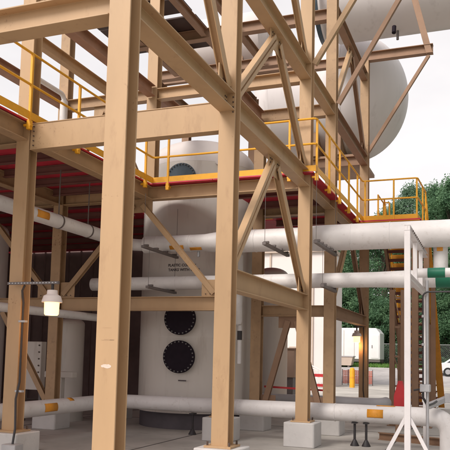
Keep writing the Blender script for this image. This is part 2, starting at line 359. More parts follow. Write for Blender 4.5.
chevron_t(YC + .07, -13.0, XW - .12, 2.86, 4.93, ('tan_dirty', 'tan_dirty'))
chevron_t(YD + .09, XH + .07, XB - .12, .46, 2.59, ('brown_paint', 'brown_paint'), .13)
chevron_t(YC + .07, XW + .12, XL - .12, 5.21, 7.12, ('tan_dirty', 'tan_dirty'))
strut((XW - .16, YC + .1, .62), (-10.5, YC + .1, 2.55), (0, 1, 0), .12, .11, 'tan_dirty')
# bolted joints on the near columns
for (x, y) in ((XB, YB), (XB, YA)):
    bolts([(x + .0075, y + CD - .055, 5.02 + .065 * i) for i in range(5)] + [(x + .0075, y + CD - .10, 5.02 + .065 * i) for i in range(5)], (1, 0, 0), fr, .013, .014)
bolts([(XB + CW / 2 - .03, YB - .0, 5.02 + .07 * i) for i in range(5)], (0, -1, 0), fr, .012, .012)
bolts([(XB - CW / 2 + .04, YB - .0, 5.06 + .07 * i) for i in range(4)], (0, -1, 0), fr, .012, .012)
bolts([(XB + .006, YB - .06 - .05 * j, 5.10 + .06 * i) for i in range(3) for j in range(2)], (1, 0, 0), fr, .012, .012)

# ------------------------------------------------------------------ concrete piers
def pier(x, y, label):
    b = MB(); x0, x1, y0, y1 = x - .30, x + .30, y + .11 - .30, y + .11 + .30; c = .025; z1 = PIER - .004
    b.prism([(x0 + c, y0), (x1 - c, y0), (x1, y0 + c), (x1, y1 - c), (x1 - c, y1), (x0 + c, y1), (x0, y1 - c), (x0, y0 + c)], (0, 0, .0), (0, 0, z1), (1, 0, 0), (0, 1, 0))
    o = b.build('concrete_pier', 'concrete_pier', None, bevel=.012); tag(o, label, 'pier', 'concrete piers under the frame columns'); return o
PL = {
 'L': 'concrete pier beside the grey conduit box, under the lamp column',
 'A': 'concrete pier under the front column with the white paint smear',
 'B': 'concrete pier under the second column of the long braced wall',
 'C': 'square concrete pier under the column in front of the white pipes',
 'D': 'dark concrete pier standing just behind the low white pipe',
 'E': 'concrete pier under the column that carries the small far lamp',
 'H': 'concrete pier between the manway vessel and the second wall column'}
pier(XL, YB, PL['L']); pier(XB, YA, PL['A']); pier(XB, YB, PL['B']); pier(XB, YC, PL['C']); pier(XB, YD, PL['D']); pier(XB, YE, PL['E']); pier(XH, YC, PL['H'])
pier(XW, YC, 'concrete pier under the rear column left of the vessel'); pier(XH - .05, YD, 'concrete pier under the brown column behind the vessel')
pier(XW, YD + .6, 'concrete pier under the brown column near the wall cabinet'); pier(XL, YE, 'concrete pier under the brown column behind the vessel skirt'); pier(XW, YE, 'concrete pier under the brown column before the dark wall')

# ------------------------------------------------------------------ platform deck
dk = thing('platform_deck', (XL - 1, YC, 5.2), 'red primed deck plates on dark joists under the railed platform', 'platform')
VX, VY, VR = -6.76, 15.65, 1.38
def plate(x0, x1, y0, y1, z=5.212, material='deck_red', name='deck_plate'):
    p_ = MB().box(x0, x1, y0, y1, z, z + .024).build(name, material, dk)
    MB().box(x0 + .01, x1 - .01, y0 + .002, y1 - .002, z + .0245, z + .031).build('tread_surface', 'deck_top', p_)
for i in range(6):
    y0 = 2.6 + i * 1.7; plate(-20, XL + .125, y0, y0 + 1.69)
plate(-20, VX - VR - .1, 12.81, 20.8); plate(VX + VR + .1, -3.2, 12.81, 15.6); plate(VX + VR + .1, -3.2, 15.61, 20)
plate(VX - VR - .09, VX + VR + .09, 12.81, VY - VR - .1); plate(VX - VR - .09, VX + VR + .09, VY + VR + .1, 20.8)
for i in range(11):
    y = 4.4 + i * .82
    if abs(y - YB - .1) < .2: y += .3
    for (xa, xb) in ((-20, XW - .11), (XW + .11, XL - .11)):
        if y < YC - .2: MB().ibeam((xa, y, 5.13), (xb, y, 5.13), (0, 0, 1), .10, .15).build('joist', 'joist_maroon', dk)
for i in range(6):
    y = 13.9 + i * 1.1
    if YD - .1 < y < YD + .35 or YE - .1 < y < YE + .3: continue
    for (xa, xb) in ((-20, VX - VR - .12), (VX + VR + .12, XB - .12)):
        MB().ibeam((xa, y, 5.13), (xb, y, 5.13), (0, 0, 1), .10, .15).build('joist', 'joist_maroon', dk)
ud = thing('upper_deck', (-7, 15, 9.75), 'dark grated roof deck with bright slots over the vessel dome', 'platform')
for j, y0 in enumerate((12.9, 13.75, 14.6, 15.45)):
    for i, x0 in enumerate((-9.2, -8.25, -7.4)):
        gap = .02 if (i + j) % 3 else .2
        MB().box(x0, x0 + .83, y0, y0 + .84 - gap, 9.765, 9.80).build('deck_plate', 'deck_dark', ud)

# ------------------------------------------------------------------ guard rails
def railing(name, pts, label, post_d=1.35, toe=True, z=5.245, height=1.04, material='yellow_paint', posts=None, brackets=None):
    t = thing(name, (pts[0][0], pts[0][1], z), label, 'guard rail', 'yellow guard rails of the platforms')
    P3 = [Vector((x, y, z)) for x, y in pts]
    def line(h, nm, r=.021):
        pp = []
        for i, p in enumerate(P3):
            q = p + Vector((0, 0, h))
            if 0 < i < len(P3) - 1:
                a = (P3[i - 1] - p).normalized(); b = (P3[i + 1] - p).normalized(); pp += [q + a * .06, q + a * .02 + b * .02, q + b * .06]
            else: pp.append(q)
        MB().tube(pp, r, 10).build(nm, material, t)
    line(height, 'top_rail'); line(height - .50, 'middle_rail')
    pl = posts
    if pl is None:
        pl = []
        for i in range(len(P3) - 1):
            d = (P3[i + 1] - P3[i]); n = max(1, round(d.length / post_d))
            for k in range(n + 1):
                if k == n and i < len(P3) - 2: continue
                pl.append(tuple((P3[i] + d * (min(max(k / n, .03), .97)))[:2]))
    for (x, y) in pl:
        po = MB().bar((x, y, z - .03), (x, y, z + height - .01), (0, 1, 0), .042, .042).build('post', material, t, bevel=.003)
        if brackets: 
            bx, by = brackets(x, y)
            MB().box(x - .032, x + .032, y - .032, y + .032, z - .17, z - .03).box(x + min(bx, 0) - .04, x + max(bx, 0) + .04, y + min(by, 0) - .03, y + max(by, 0) + .03, z - .12, z - .085).build('bracket', material, po)
    if toe:
        for i in range(len(P3) - 1):
            MB().bar(P3[i] + Vector((0, 0, .055)), P3[i + 1] + Vector((0, 0, .055)), (0, 0, 1), .014, .12).build('toe_board', material, t)
    return t
railing('guard_rail', [(-6.655, 4.6), (-6.655, 12.83), (-3.15, 12.83), (-3.15, 17.92), (-1.76, 17.92), (-1.70, 19.55)],
        'long yellow guard rail wrapping the edges of the red platform', posts=[(-6.655, 5.6), (-6.655, 7.1), (-6.655, 8.66), (-6.655, 10.0), (-6.655, 11.3), (-6.655, 12.5), (-6.3, 12.83), (-5.0, 12.83), (-3.68, 12.83),
        (-3.15, 12.9), (-3.15, 14.0), (-3.15, 15.05), (-3.15, 16.1), (-3.15, 17.2), (-3.08, 17.92), (-2.35, 17.92), (-1.78, 17.96), (-1.72, 18.9), (-1.70, 19.5)],
        brackets=lambda x, y: (-.05, 0) if y < 12.7 or y > 12.85 else (0, .05))
railing('guard_rail', [(-7.9, 17.2), (-5.2, 17.2), (-5.2, 19.9)], 'short yellow guard rail behind the vessel dome on the platform')
ri = railing('guard_rail', [(-3.0, 19.55), (-3.0, 20.6), (-2.82, 20.6)], 'small yellow guard rail at the head of the stair', toe=False, post_d=.8)

# ------------------------------------------------------------------ landing and stair
st = thing('stair_tower', (-2.2, 19.5, 0), 'steel stair with yellow stringers and brown posts beside the frame', 'stair')
MB().box(-3.28, -1.68, 17.86, 19.6, 5.20, 5.235).build('landing_plate', 'deck_red', st)
for (x0, y0, x1, y1) in ((-3.28, 17.9, -1.70, 17.9), (-3.28, 19.56, -1.70, 19.56)): MB().ibeam((x0, y0, 5.1), (x1, y1, 5.1), (0, 0, 1), .1, .19).build('landing_beam', 'orange_yellow', st)
for x in (-1.72, -2.9): MB().ibeam((x, 17.96, 5.1), (x, 19.5, 5.1), (0, 0, 1), .1, .185).build('landing_beam', 'orange_yellow', st)
SY0, SZ0, SY1, SZ1 = 19.62, 5.22, 25.45, .02
for x, mm, sw in ((-2.84, 'brown_paint', .07), (-1.70, 'orange_yellow', .2)):
    sg = MB(); sg.ibeam((x, SY0, SZ0 - .12), (x, SY1, SZ1 + .13), (0, 0, 1), sw, .25, .012, .012); sg.build('stringer', mm, st)
    hr = MB().tube([(x, SY0 + .02, SZ0 + .95), (x, SY1, SZ1 + .98)], .021, 8).build('stair_rail', 'yellow_paint', st)
    hr2 = MB().tube([(x, SY0 + .02, SZ0 + .5), (x, SY1, SZ1 + .52)], .018, 8).build('stair_rail', 'yellow_paint', st)
    for k in range(5):
        t_ = .03 + k * .235; y = SY0 + (SY1 - SY0) * t_; z = SZ0 + (SZ1 - SZ0) * t_
        MB().bar((x, y, z - .05), (x, y, z + .96), (0, 1, 0), .04, .04).build('stair_post', 'yellow_paint', st)
NT = 24
for k in range(1, NT):
    t_ = k / NT; y = SY0 + (SY1 - SY0) * t_; z = SZ0 + (SZ1 - SZ0) * t_ - .02
    td = MB().box(-2.80, -1.81, y - .13, y + .13, z - .045, z).box(-2.80, -1.81, y - .13, y - .118, z - .09, z - .045).build('tread', 'tread_red', st); MB().box(-2.74, -2.35, y + .118, y + .128, z + .001, z + .15).build('kick_plate', 'orange_yellow', td)
for (x, y, z1, wd) in ((-2.42, 18.2, 3.45, .13), (-2.15, 18.25, 3.45, .12), (-1.86, 18.3, 5.0, .16), (-1.45 - .12, 18.2, 5.0, .13), (-1.62, 20.9, 3.9, .12), (-2.7, 22.0, 2.75, .12), (-1.78, 22.0, 2.75, .12)):
    c = MB().ibeam((x, y, .02), (x, y, z1), (0, 1, 0), wd, wd + .02, .012, .014).build('post', 'brown_paint', st)
    MB().box(x - .12, x + .12, y - .12, y + .12, .002, .02).build('base_plate', 'brown_paint', c)
for z in (1.0, 1.75, 2.5, 3.25):
    MB().bar((-2.36, 18.22, z), (-2.20, 18.24, z), (0, 0, 1), .05, .05).build('cross_bar', 'brown_paint', st)
for k in range(14):
    z = .5 + k * .3
    MB().bar((-1.785, 18.26, z), (-1.63, 18.22, z), (0, 0, 1), .03, .04).build('cross_bar', 'brown_paint', st)
for z in (1.05, 2.55): MB().bar((-2.36, 18.22, z + .65), (-2.2, 18.24, z + .05), (0, 0, 1), .03, .03).build('cross_bar', 'brown_paint', st)

# ------------------------------------------------------------------ white pipes
PY = 13.62
def marker(parent, x0, x1, r, a0, a1, axis_pt, n=8, material='tag_orange', name='pipe_marker', along='x'):
    b = MB(); vs = []
    for k in range(n + 1):
        a = R(a0 + (a1 - a0) * k / n); cy, cz = -math.cos(a) * (r + .004), math.sin(a) * (r + .004)
        for x in (x0, x1):
            vs.append((x, axis_pt[1] + cy, axis_pt[2] + cz) if along == 'x' else (axis_pt[0] - cy, x, axis_pt[2] + cz))
    b.add(vs, [(2 * k, 2 * k + 1, 2 * k + 3, 2 * k + 2) for k in range(n)], True)
    o = b.build(name, material, parent); o.modifiers.new('t', 'SOLIDIFY').thickness = .003; return o
def seam_rings(parent, xs, r, y, z, t=.012):
    for x in xs: MB().lathe([(r + .001, -t), (r + .006, -t * .8), (r + .006, t * .8), (r + .001, t)], (x, y, z), (1, 0, 0), 28).build('jacket_band', 'pipe_jacket', parent)
ZU, ZM, ZW = 4.07, 3.21, .62
# upper header: comes from the left front, bends, then grows through two reducers
up = thing('insulated_pipe', (-3, PY, ZU), 'thickest white insulated pipe running along the top of the pipe rack', 'pipe', 'white insulated pipes')
pts = [(-7.5, 4.4, ZU)] + arc((-7.5, PY, ZU), (0, -1, 0), (1, 0, 0), .3) + [(-5.75, PY, ZU), (-5.35, PY, ZU), (-3.65, PY, ZU), (-3.3, PY, ZU), (1.8, PY, ZU)]
rad = [.125] + [.13] * 9 + [.185, .235, .235, .26, .26]
rad[9] = .185
MB().tube(pts, .2, 28, radii=rad).build('pipe_run', 'pipe_jacket', up)
seam_rings(up, (-6.9, -6.1), .185, PY, ZU); seam_rings(up, (-4.6,), .235, PY, ZU); seam_rings(up, (-2.6, -1.85, -.3, .5), .26, PY, ZU)
marker(up, -6.52, -6.19, .185, -48, -20, (0, PY, ZU)); marker(up, -6.05, -5.78, .185, -62, -38, (0, PY, ZU)); marker(up, 9.95, 10.3, .127, -30, 30, (-7.5, 0, ZU), along='y')
dp = MB().tube([(-.93, PY + .2, ZU - .1), (-.93, PY + .2, ZM)], .135, 20).build('drop_leg', 'pipe_jacket', up)
MB().box(-.99, -.88, PY + .055, PY + .062, 3.745, 3.825).build('pipe_marker', 'tag_orange', up)
mp = thing('insulated_pipe', (-3, PY, ZM), 'middle white insulated pipe below the thick one on the pipe rack', 'pipe', 'white insulated pipes')
MB().tube([(-8.5, PY, ZM), (-2.2, PY, ZM), (-1.5, PY, ZM), (1.8, PY, ZM)], .15, 24, radii=[.145, .15, .17, .17]).build('pipe_run', 'pipe_jacket', mp)
seam_rings(mp, (-7.6, -6.4, -4.4), .147, PY, ZM); seam_rings(mp, (-.6,), .17, PY, ZM)
MB().lathe([(.1705, 0), (.176, 0), (.176, .26), (.1705, .26)], (-1.0, PY, ZM), (1, 0, 0), 28).build('green_band', 'green_band', mp)
MB().tube([(-5.9, PY, ZU - .12), (-5.9, PY, ZU - .3)], .03, 10).build('drain_nipple', 'galv', up)
fp = thing('insulated_pipe', (-1, 12.6, 3.24), 'slim white pipe with a green band at the front of the rack', 'pipe', 'white insulated pipes')
MB().tube([(-1.32, 12.9, 3.235), (1.8, 12.9, 3.235)], .085, 20).build('pipe_run', 'pipe_jacket', fp)
MB().lathe([(.0852, 0), (.091, 0), (.091, .30), (.0852, .30)], (-1.09, 12.9, 3.235), (1, 0, 0), 24).build('green_band', 'green_band', fp)
lw = thing('insulated_pipe', (-3, PY, ZW), 'low white insulated pipe running just above the concrete, bending down', 'pipe', 'white insulated pipes')
pts = [(-7.85, 4.4, ZW)] + arc((-7.85, PY, ZW), (0, -1, 0), (1, 0, 0), .35) + [(-4, PY, ZW), (-2.5, PY, ZW)] + arc((-.78, PY, ZW), (-1, 0, 0), (0, 0, -1), .28) + [(-.78, PY, -.05)]
MB().tube(pts, .16, 28, radii=[.145] + [.15] * 9 + [.165, .17] + [.172] * 10).build('pipe_run', 'pipe_jacket', lw)
seam_rings(lw, (-6.2, -4.9), .158, PY, ZW); seam_rings(lw, (-2.9, -1.5), .17, PY, ZW)
marker(lw, -2.26, -1.96, .17, -18, 35, (0, PY, ZW)); marker(lw, -2.1, -1.75, .17, 68, 84, (0, PY, ZW)); marker(lw, 10.9, 11.3, .148, -25, 35, (-7.85, 0, ZW), along='y'); marker(lw, 11.75, 11.9, .148, 40, 80, (-7.85, 0, ZW), along='y')
gp = thing('insulated_pipe', (-3.5, 17, .6), 'grey insulated pipe with a rounded end behind the low white pipe', 'pipe', 'white insulated pipes')
pts = [(-6.2, 16.95, .60)] + arc((-2.5, 16.95, .60), (-1, 0, 0), (0, 1, 0), .3) + [(-2.5, 17.6, .6)]
MB().tube(pts, .145, 22).build('pipe_run', 'pipe_grey', gp)
sp = thing('insulated_pipe', (-8.3, 11, 2.45), 'slim white pipe passing behind the lit lamp towards the vessel', 'pipe', 'white insulated pipes')
MB().tube([(-8.3, 4.0, 2.45)] + arc((-8.3, 14.35, 2.45), (0, -1, 0), (1, 0, 0), .2), .085, 18).build('pipe_run', 'pipe_jacket', sp)
vp = thing('insulated_pipe', (-5.17, 14.35, 2.4), 'short white pipe hanging beside the vessel with a capped end', 'pipe', 'white insulated pipes')
MB().lathe([(.03, 2.33), (.085, 2.37), (.10, 2.43), (.10, 3.9)], (-5.28, 14.45, 0), (0, 0, 1), 20).build('pipe_run', 'pipe_jacket', vp)
MB().lathe([(.045, 1.5), (.045, 2.34)], (-5.22, 14.45, 0), (0, 0, 1), 14).build('tail_pipe', 'pipe_jacket', vp)
MB().lathe([(.055, 2.02), (.055, 2.22)], (-5.22, 14.45, 0), (0, 0, 1), 14).build('valve', 'conduit_dark', vp)
wp = thing('insulated_pipe', (-8.6, 13, 6), 'white pipe with an elbow standing on the upper left platform', 'pipe', 'white insulated pipes')
MB().tube([(-8.3, 10.9, 7.0)] + arc((-8.3, 11.9, 7.0), (0, -1, 0), (0, 0, -1), .14) + [(-8.3, 11.9, 5.25)], .07, 18, radii=[.05] * 9 + [.08] * 2).build('pipe_run', 'pipe_jacket', wp)

for y in (10.75, 11.75):
    MB().lathe([(.131, -.02), (.137, -.02), (.137, .02), (.131, .02)], (-7.5, y, ZU), (0, 1, 0), 24).box(-7.508, -7.492, y - .008, y + .008, ZU + .136, 5.05).build('pipe_clamp', 'strut_dark', up)
# pipe stands
def stand(x, y, z, label):
    t = thing('pipe_stand', (x, y, 0), label, 'pipe stand', 'dark pipe stands under the low pipe')
    MB().lathe([(.024, .02), (.024, z)], (x, y, 0), (0, 0, 1), 10).build('leg', 'conduit_dark', t)
    MB().lathe([(.085, .0), (.085, .012), (.035, .11), (.03, .12)], (x, y, 0), (0, 0, 1), 12).build('foot', 'conduit_dark', t)
    MB().box(x - .05, x + .05, y - .09, y + .09, z - .002, z + .02).build('saddle', 'conduit_dark', t)
stand(-5.93, PY, ZW - .19, 'dark pipe stand below the low pipe beside the vessel')
stand(-2.52, PY, ZW - .19, 'dark pipe stand below the low pipe, one of a close pair'); stand(-2.30, PY, ZW - .19, 'dark pipe stand below the low pipe, one of a close pair')
# trapeze hangers
def hanger(x, y0, y1, z, ztop, label, ub):
    t = thing('trapeze_hanger', (x, y0, z), label, 'pipe hanger', 'trapeze hangers carrying the pipes')
    MB().box(x - .035, x + .035, y0, y1, z - .05, z).build('channel', 'strut_dark', t)
    for y in (y0 + .05, y1 - .05): MB().tube([(x, y, z - .06), (x, y, ztop)], .0045, 6).build('rod', 'strut_dark', t)
    for k in range(ub):
        y = y0 + .15 + k * (y1 - y0 - .3) / max(1, ub - 1); MB().box(x - .05, x + .05, y - .03, y + .03, z + .001, z + .035).build('clamp', 'strut_dark', t)
hanger(-6.58, 12.35, 14.0, 3.85, 4.92, 'dark trapeze hanger under the upper pipe before the vessel', 4)
hanger(-6.58, 12.6, 13.95, 3.055, 3.79, 'dark trapeze hanger under the middle pipe before the vessel', 2)
hanger(-2.99, 12.2, 13.95, 3.79, 5.19, 'dark trapeze hanger beside the braced column under the thick pipe', 6)
hanger(-2.99, 12.75, 13.95, 3.045, 3.73, 'dark trapeze hanger beside the braced column under the middle pipe', 2)
hanger(-4.0, 12.3, 13.95, 3.81, 4.96, 'dark trapeze hanger between the brace legs under the thick pipe', 4)

# ------------------------------------------------------------------ white pipe rack frame
rk = thing('pipe_rack', (-1.26, 11.3, 0), 'white steel pipe rack frame with splayed feet in front of the pipes', 'pipe rack')
XR = -1.255
for i, y in enumerate((11.2, 12.35, 13.35)):
    po = MB().ibeam((XR, y, 3.036 if i else .0), (XR, y, 3.709 if i else 3.80), (0, 1, 0), (.07 if i else .092), (.06 if i else .09), .01, .012).build('post', 'white_steel', rk, bevel=.003)
    if i == 0:
        MB().box(XR - .09, XR + .09, y - .09, y + .09, .001, .018).build('base_plate', 'white_steel', po)
        for sx in (-1, 1): MB().bar((XR + sx * .03, y, .78), (XR + sx * .43, y, .01), (0, 1, 0), .055, .04).build('foot_brace', 'white_steel', rk)
MB().ibeam((XR, 11.15, 3.755), (XR, 14.3, 3.755), (0, 0, 1), .09, .09, .01, .01).build('cross_beam', 'white_steel', rk)
MB().ibeam((XR, 14.25, 0), (XR, 14.25, 2.93), (0, 1, 0), .09, .09, .01, .012).build('post', 'white_steel', rk)
MB().ibeam((XR, 11.25, 2.985), (XR, 14.3, 2.985), (0, 0, 1), .088, .1, .01, .01).build('cross_beam', 'white_steel', rk)
bolts([(XR + .05, 11.5 + .2 * i, 3.755) for i in range(10)], (1, 0, 0), rk, .014, .016)
# conduits on the rack
cd = thing('conduit', (-1.02, 11.4, .9), 'dark electrical conduit bending over beside the white rack post', 'conduit', 'conduits beside the pipe rack')
MB().tube([(-1.05, 11.5, 1.28)] + [(-1.05, 11.5, 2.0)] + arc((-1.05, 11.5, 2.76), (0, 0, -1), (1, 0, 0), .09) + [(1.5, 11.5, 2.76)], .014, 10).build('conduit_run', 'conduit_dark', cd)
for z in (1.9, 2.35): MB().lathe([(.022, z), (.022, z + .04)], (-1.05, 11.5, 0), (0, 0, 1), 10).build('coupling', 'galv', cd)
MB().tube([(-1.05, 11.5, 1.28), (-1.05, 11.5, 1.08), (-.99, 11.6, .95), (-.98, 12.6, .93), (-.98, 13.3, .93)], .02, 10).build('conduit_run', 'conduit_dark', cd)
cg = thing('conduit', (-1.0, 11.6, .9), 'grey electrical conduit rising to the middle pipe beside the rack', 'conduit', 'conduits beside the pipe rack')
MB().tube([(-.99, 11.56, .02), (-.99, 11.56, 2.95)], .025, 12).build('conduit_run', 'galv', cg)
jb = thing('junction_box', (-1.0, 11.5, 1.2), 'small grey junction box joining the two rack conduits', 'junction box')
MB().box(-1.10, -.94, 11.46, 11.62, 1.17, 1.29).build('box', 'galv', jb, bevel=.01); MB().box(-1.09, -.95, 11.448, 11.459, 1.18, 1.28).build('cover', 'galv', jb)
MB().tube([(-1.10, 11.54, 1.21), (-1.2, 11.52, 1.19)], .015, 8).build('stub', 'conduit_dark', jb)
cb = thing('pipe_bracket', (-1, 13.3, .85), 'grey steel channel bracket lying across the low pipe elbow', 'bracket')
MB().bar((-1.13, 13.25, .84), (-.80, 13.7, .98), (0, 0, 1), .10, .10).build('channel', 'galv', cb, bevel=.006); MB().box(-.86, -.72, 13.55, 13.8, .90, 1.06).build('clamp', 'galv', cb, bevel=.006)
ww = thing('steel_girder', (-1.6, 14.6, .1), 'rusty brown steel girder lying on the concrete behind the rack', 'girder')
MB().ibeam((-2.25, 14.95, .075), (-.6, 14.4, .075), (0, 0, 1), .12, .15).build('girder_section', 'brown_paint', ww)
rd = thing('fire_hose_box', (-1.95, 15.3, .0), 'narrow red fire hose box on a post behind the rack', 'hose box')
MB().prism([(-.11, .62), (.12, .62), (.12, 1.0), (.06, 1.22), (-.02, 1.22), (-.11, .9)], (-1.88, 15.2, 0), (-1.88, 15.4, 0), (1, 0, 0), (0, 0, 1)).build('box', 'red_paint', rd)
MB().lathe([(.04, 0), (.04, .62)], (-1.93, 15.3, 0), (0, 0, 1), 10).build('post', 'brown_paint', rd); MB().box(-2.2, -1.62, 15.05, 15.5, .60, .619).build('shelf', 'strut_dark', rd)

# ------------------------------------------------------------------ vertical vessel
vs_ = thing('vertical_vessel', (VX, VY, 0), 'grey vertical steel vessel with round bolted manways and stencilled lettering', 'vessel')
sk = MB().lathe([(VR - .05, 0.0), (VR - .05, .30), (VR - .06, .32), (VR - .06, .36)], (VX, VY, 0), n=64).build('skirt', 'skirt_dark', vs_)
MB().lathe([(VR, .36), (VR, 1.0), (VR, 2.05), (VR + .004, 2.06), (VR + .004, 2.08), (VR, 2.09), (VR, 3.4), (VR + .004, 3.41), (VR + .004, 3.43), (VR, 3.44), (VR, 6.12)], (VX, VY, 0), n=80).build('shell', 'vessel_grey', vs_)
dome = [(VR, 6.122)] + [(VR * math.cos(a) ** .85, 6.13 + .76 * math.sin(a)) for a in [math.pi / 2 * i / 16 for i in range(1, 16)]] + [(.02, 6.89)]
MB().lathe(dome, (VX, VY, 0), n=80, ).build('head', 'vessel_lilac', vs_, sharp=60)
def manway(c, nrm, r, parent, material='flange_dark', n=24, neck=.12):
    nrm = Vector(nrm).normalized(); c = Vector(c)
    o = MB().lathe([(r * .82, -neck), (r * .82, 0)], c, nrm, 36).build('manway', 'vessel_grey', parent)
    MB().lathe([(r, 0.0), (r, .045), (r * .985, .05)], c, nrm, 48).build('cover', material, o)
    a = nrm.orthogonal().normalized(); b = nrm.cross(a)
    bb = MB()
    for k in range(n):
        t = 2 * math.pi * k / n; bb.lathe([(.017, 0), (.017, .035), (.008, .04)], c + (a * math.cos(t) + b * math.sin(t)) * r * .91 + nrm * .05, nrm, 6, False)
    stuff(bb.build('bolts', 'manway_bolt', o)); return o
def on_shell(th, z, off=.0):
    return (VX + math.sin(th) * (VR + off), VY - math.cos(th) * (VR + off), z), (math.sin(th), -math.cos(th), 0)
th = math.asin((-6.56 - VX) / VR)
for z in (1.62, 2.47):
    c, n_ = on_shell(th, z, .10); manway(c, n_, .365, vs_)
a_ = R(52); nd = Vector((math.sin(.05) * math.cos(a_), -math.cos(.05) * math.cos(a_), math.sin(a_)))
manway(Vector((-6.62, VY - VR - .08, 5.68)), Vector((.1, -1, .0)), .355, vs_, 'flange_blue', 28, .2)
MB().lathe([(.05, 0), (.05, .14)], (VX + .80, VY - 1.0, 6.08), (.6, -.8, .1), 12).build('nozzle', 'vessel_lilac', vs_)
# stencilled lettering wrapped on the shell
def wrap_text(txt, th0, z, size, name):
    cu_ = bpy.data.curves.new(name, 'FONT'); cu_.body = txt; cu_.size = size; cu_.resolution_u = 2; cu_.offset = .003
    o = bpy.data.objects.new(name, cu_); COL.objects.link(o)
    dg = bpy.context.evaluated_depsgraph_get(); me = bpy.data.meshes.new_from_object(o.evaluated_get(dg))
    bpy.data.objects.remove(o)
    for v in me.vertices:
        x, y = v.co.x, v.co.y; t = th0 + x / VR
        v.co = (VX + math.sin(t) * (VR + .004), VY - math.cos(t) * (VR + .004), z + y)
    me.materials.clear(); me.materials.append(MATS['ink'])
    q = bpy.data.objects.new(name, me); COL.objects.link(q); q.parent = vs_; q.matrix_parent_inverse = Matrix.Translation(-vs_.location)
wrap_text('PLASTIC COMPLY', -.125, 3.665, .085, 'lettering'); wrap_text('TANKS WITH CARE', -.12, 3.56, .085, 'lettering')
MB().box(VX + .17, VX + .36, VY - VR - .012, VY - VR - .003, 1.08, 1.105).build('name_plate', 'ink', vs_)
# neighbours
def drum(name, x, y, r, z0, z1, label, material, head=True):
    t = thing(name, (x, y, 0), label, 'vessel')
    MB().lathe([(r, z0), (r, z1)], (x, y, 0), n=40).build('shell', material, t)
    if head: MB().lathe([(r, z1 + .001)] + [(r * math.cos(a), z1 + r * .5 * math.sin(a)) for a in [math.pi / 2 * i / 8 for i in range(1, 8)]] + [(.01, z1 + r * .5)], (x, y, 0), n=40).build('head', material, t, sharp=60)
    MB().lathe([(r + .04, 0), (r + .04, z0)], (x, y, 0), n=40).build('base', 'concrete', t)
    return t
drum('small_vessel', -9.78, 14.75, .34, .3, 2.35, 'slim grey vessel left of the manway vessel in the shade', 'vessel_grey')
drum('small_vessel', -5.98, 19.2, .48, .3, 4.0, 'grey vessel seen through the lower cross braces', 'vessel_grey')
drum('small_vessel', -11.9, 13.9, .62, .3, 4.6, 'tall pale vessel at the far edge behind the lamp column', 'vessel_lilac')
cbn = thing('control_cabinet', (-10.4, 14.2, .6), 'grey control panel with bolted edges in the dark bay', 'cabinet')
MB().box(-10.62, -10.08, 14.0, 14.2, .75, 1.9).build('panel', 'vessel_grey', cbn, bevel=.01); bolts([(-10.14, 13.999, .85 + .16 * i) for i in range(7)], (0, -1, 0), cbn, .02, .02)
for x in (-10.58, -10.12): MB().box(x - .03, x + .03, 14.06, 14.14, 0, .75).build('leg', 'strut_dark', cbn)
tb = thing('pipe_tee', (-9.1, 13.9, .6), 'grey tee shaped pipe support standing in the dark bay', 'support')
MB().box(-9.65, -8.9, 13.55, 13.75, 1.08, 1.22).build('head', 'vessel_grey', tb, bevel=.01); MB().box(-9.33, -9.2, 13.58, 13.72, .0, 1.08).build('stem', 'vessel_grey', tb)
cx = thing('cable_box', (-8.62, 14.3, 1.6), 'small lit yellow indicator lamp on the dark pipe post', 'indicator')
MB().box(-8.52, -8.46, 14.2, 14.26, 1.95, 2.14).build('lens', 'lamp_dim', cx, bevel=.008); MB().box(-8.56, -8.42, 14.262, 14.33, .0, 2.3).build('post', 'strut_dark', cx)
dw = thing('dark_wall', (-14, 20.6, 0), 'dark maroon ribbed wall closing the bay behind the vessels', 'wall')
for k in range(24):
    x0 = -20 + k * .5; MB().box(x0, x0 + .46, 20.85, 20.9, 0, 5.24).build('wall_panel', 'dark_wall', dw)
    if k < 23: MB().box(x0 + .461, x0 + .499, 20.81, 20.9, 0, 5.24).build('wall_rib', 'dark_wall', dw)
dw2 = thing('dark_wall', (-18, 12, 0), 'dark maroon ribbed side wall added to keep light out of the bay', 'wall')  # wall added to stop light entering the bay from the left
for k in range(20):
    y0 = 10.5 + k * .5; MB().box(-16.05, -16, y0, y0 + .46, 0, 5.1).build('wall_panel', 'dark_wall', dw2); MB().box(-16.05, -15.96, y0 + .461, y0 + .499, 0, 5.1).build('wall_rib', 'dark_wall', dw2)
# ------------------------------------------------------------------ tank and drums above
tk = thing('storage_tank', (-5.4, 25, 9), 'huge pale round headed tank raised behind the frame against the sky', 'tank')
TX, TY, TZ, TR = -5.15, 25.0, 11.25, 2.32
pr = [(.02, -4.0 - 1.5)] + [(TR * math.sin(a), -4.0 - 1.5 * math.cos(a)) for a in [math.pi / 2 * i / 12 for i in range(1, 12)]] + [(TR, -4.0)]
cyl = [(TR, -2.2), (TR, -.05), (TR + .008, -.03), (TR + .008, .03), (TR, .05), (TR, .3)]
hd = [(TR * math.cos(a), .302 + 2.07 * math.sin(a)) for a in [math.pi / 2 * i / 20 for i in range(0, 20)]] + [(.02, 2.372)]
MB().lathe(cyl, (TX, TY, TZ), (1, 0, 0), 72).build('shell', 'tank_white', tk)
MB().lathe(hd, (TX, TY, TZ), (1, 0, 0), 72).build('head', 'tank_white', tk, sharp=60)
MB().lathe([(TR * math.cos(a), -2.202 - 1.0 * math.sin(a)) for a in [math.pi / 2 * i / 14 for i in range(0, 14)]] + [(.02, -3.2)], (TX, TY, TZ), (1, 0, 0), 72).build('head', 'tank_white', tk, sharp=60)
MB().lathe([(TR + .001, .27), (TR + .012, .28), (TR + .012, .33), (TR - .002, .34)], (TX, TY, TZ), (1, 0, 0), 72).build('weld_seam', 'tank_white', tk)
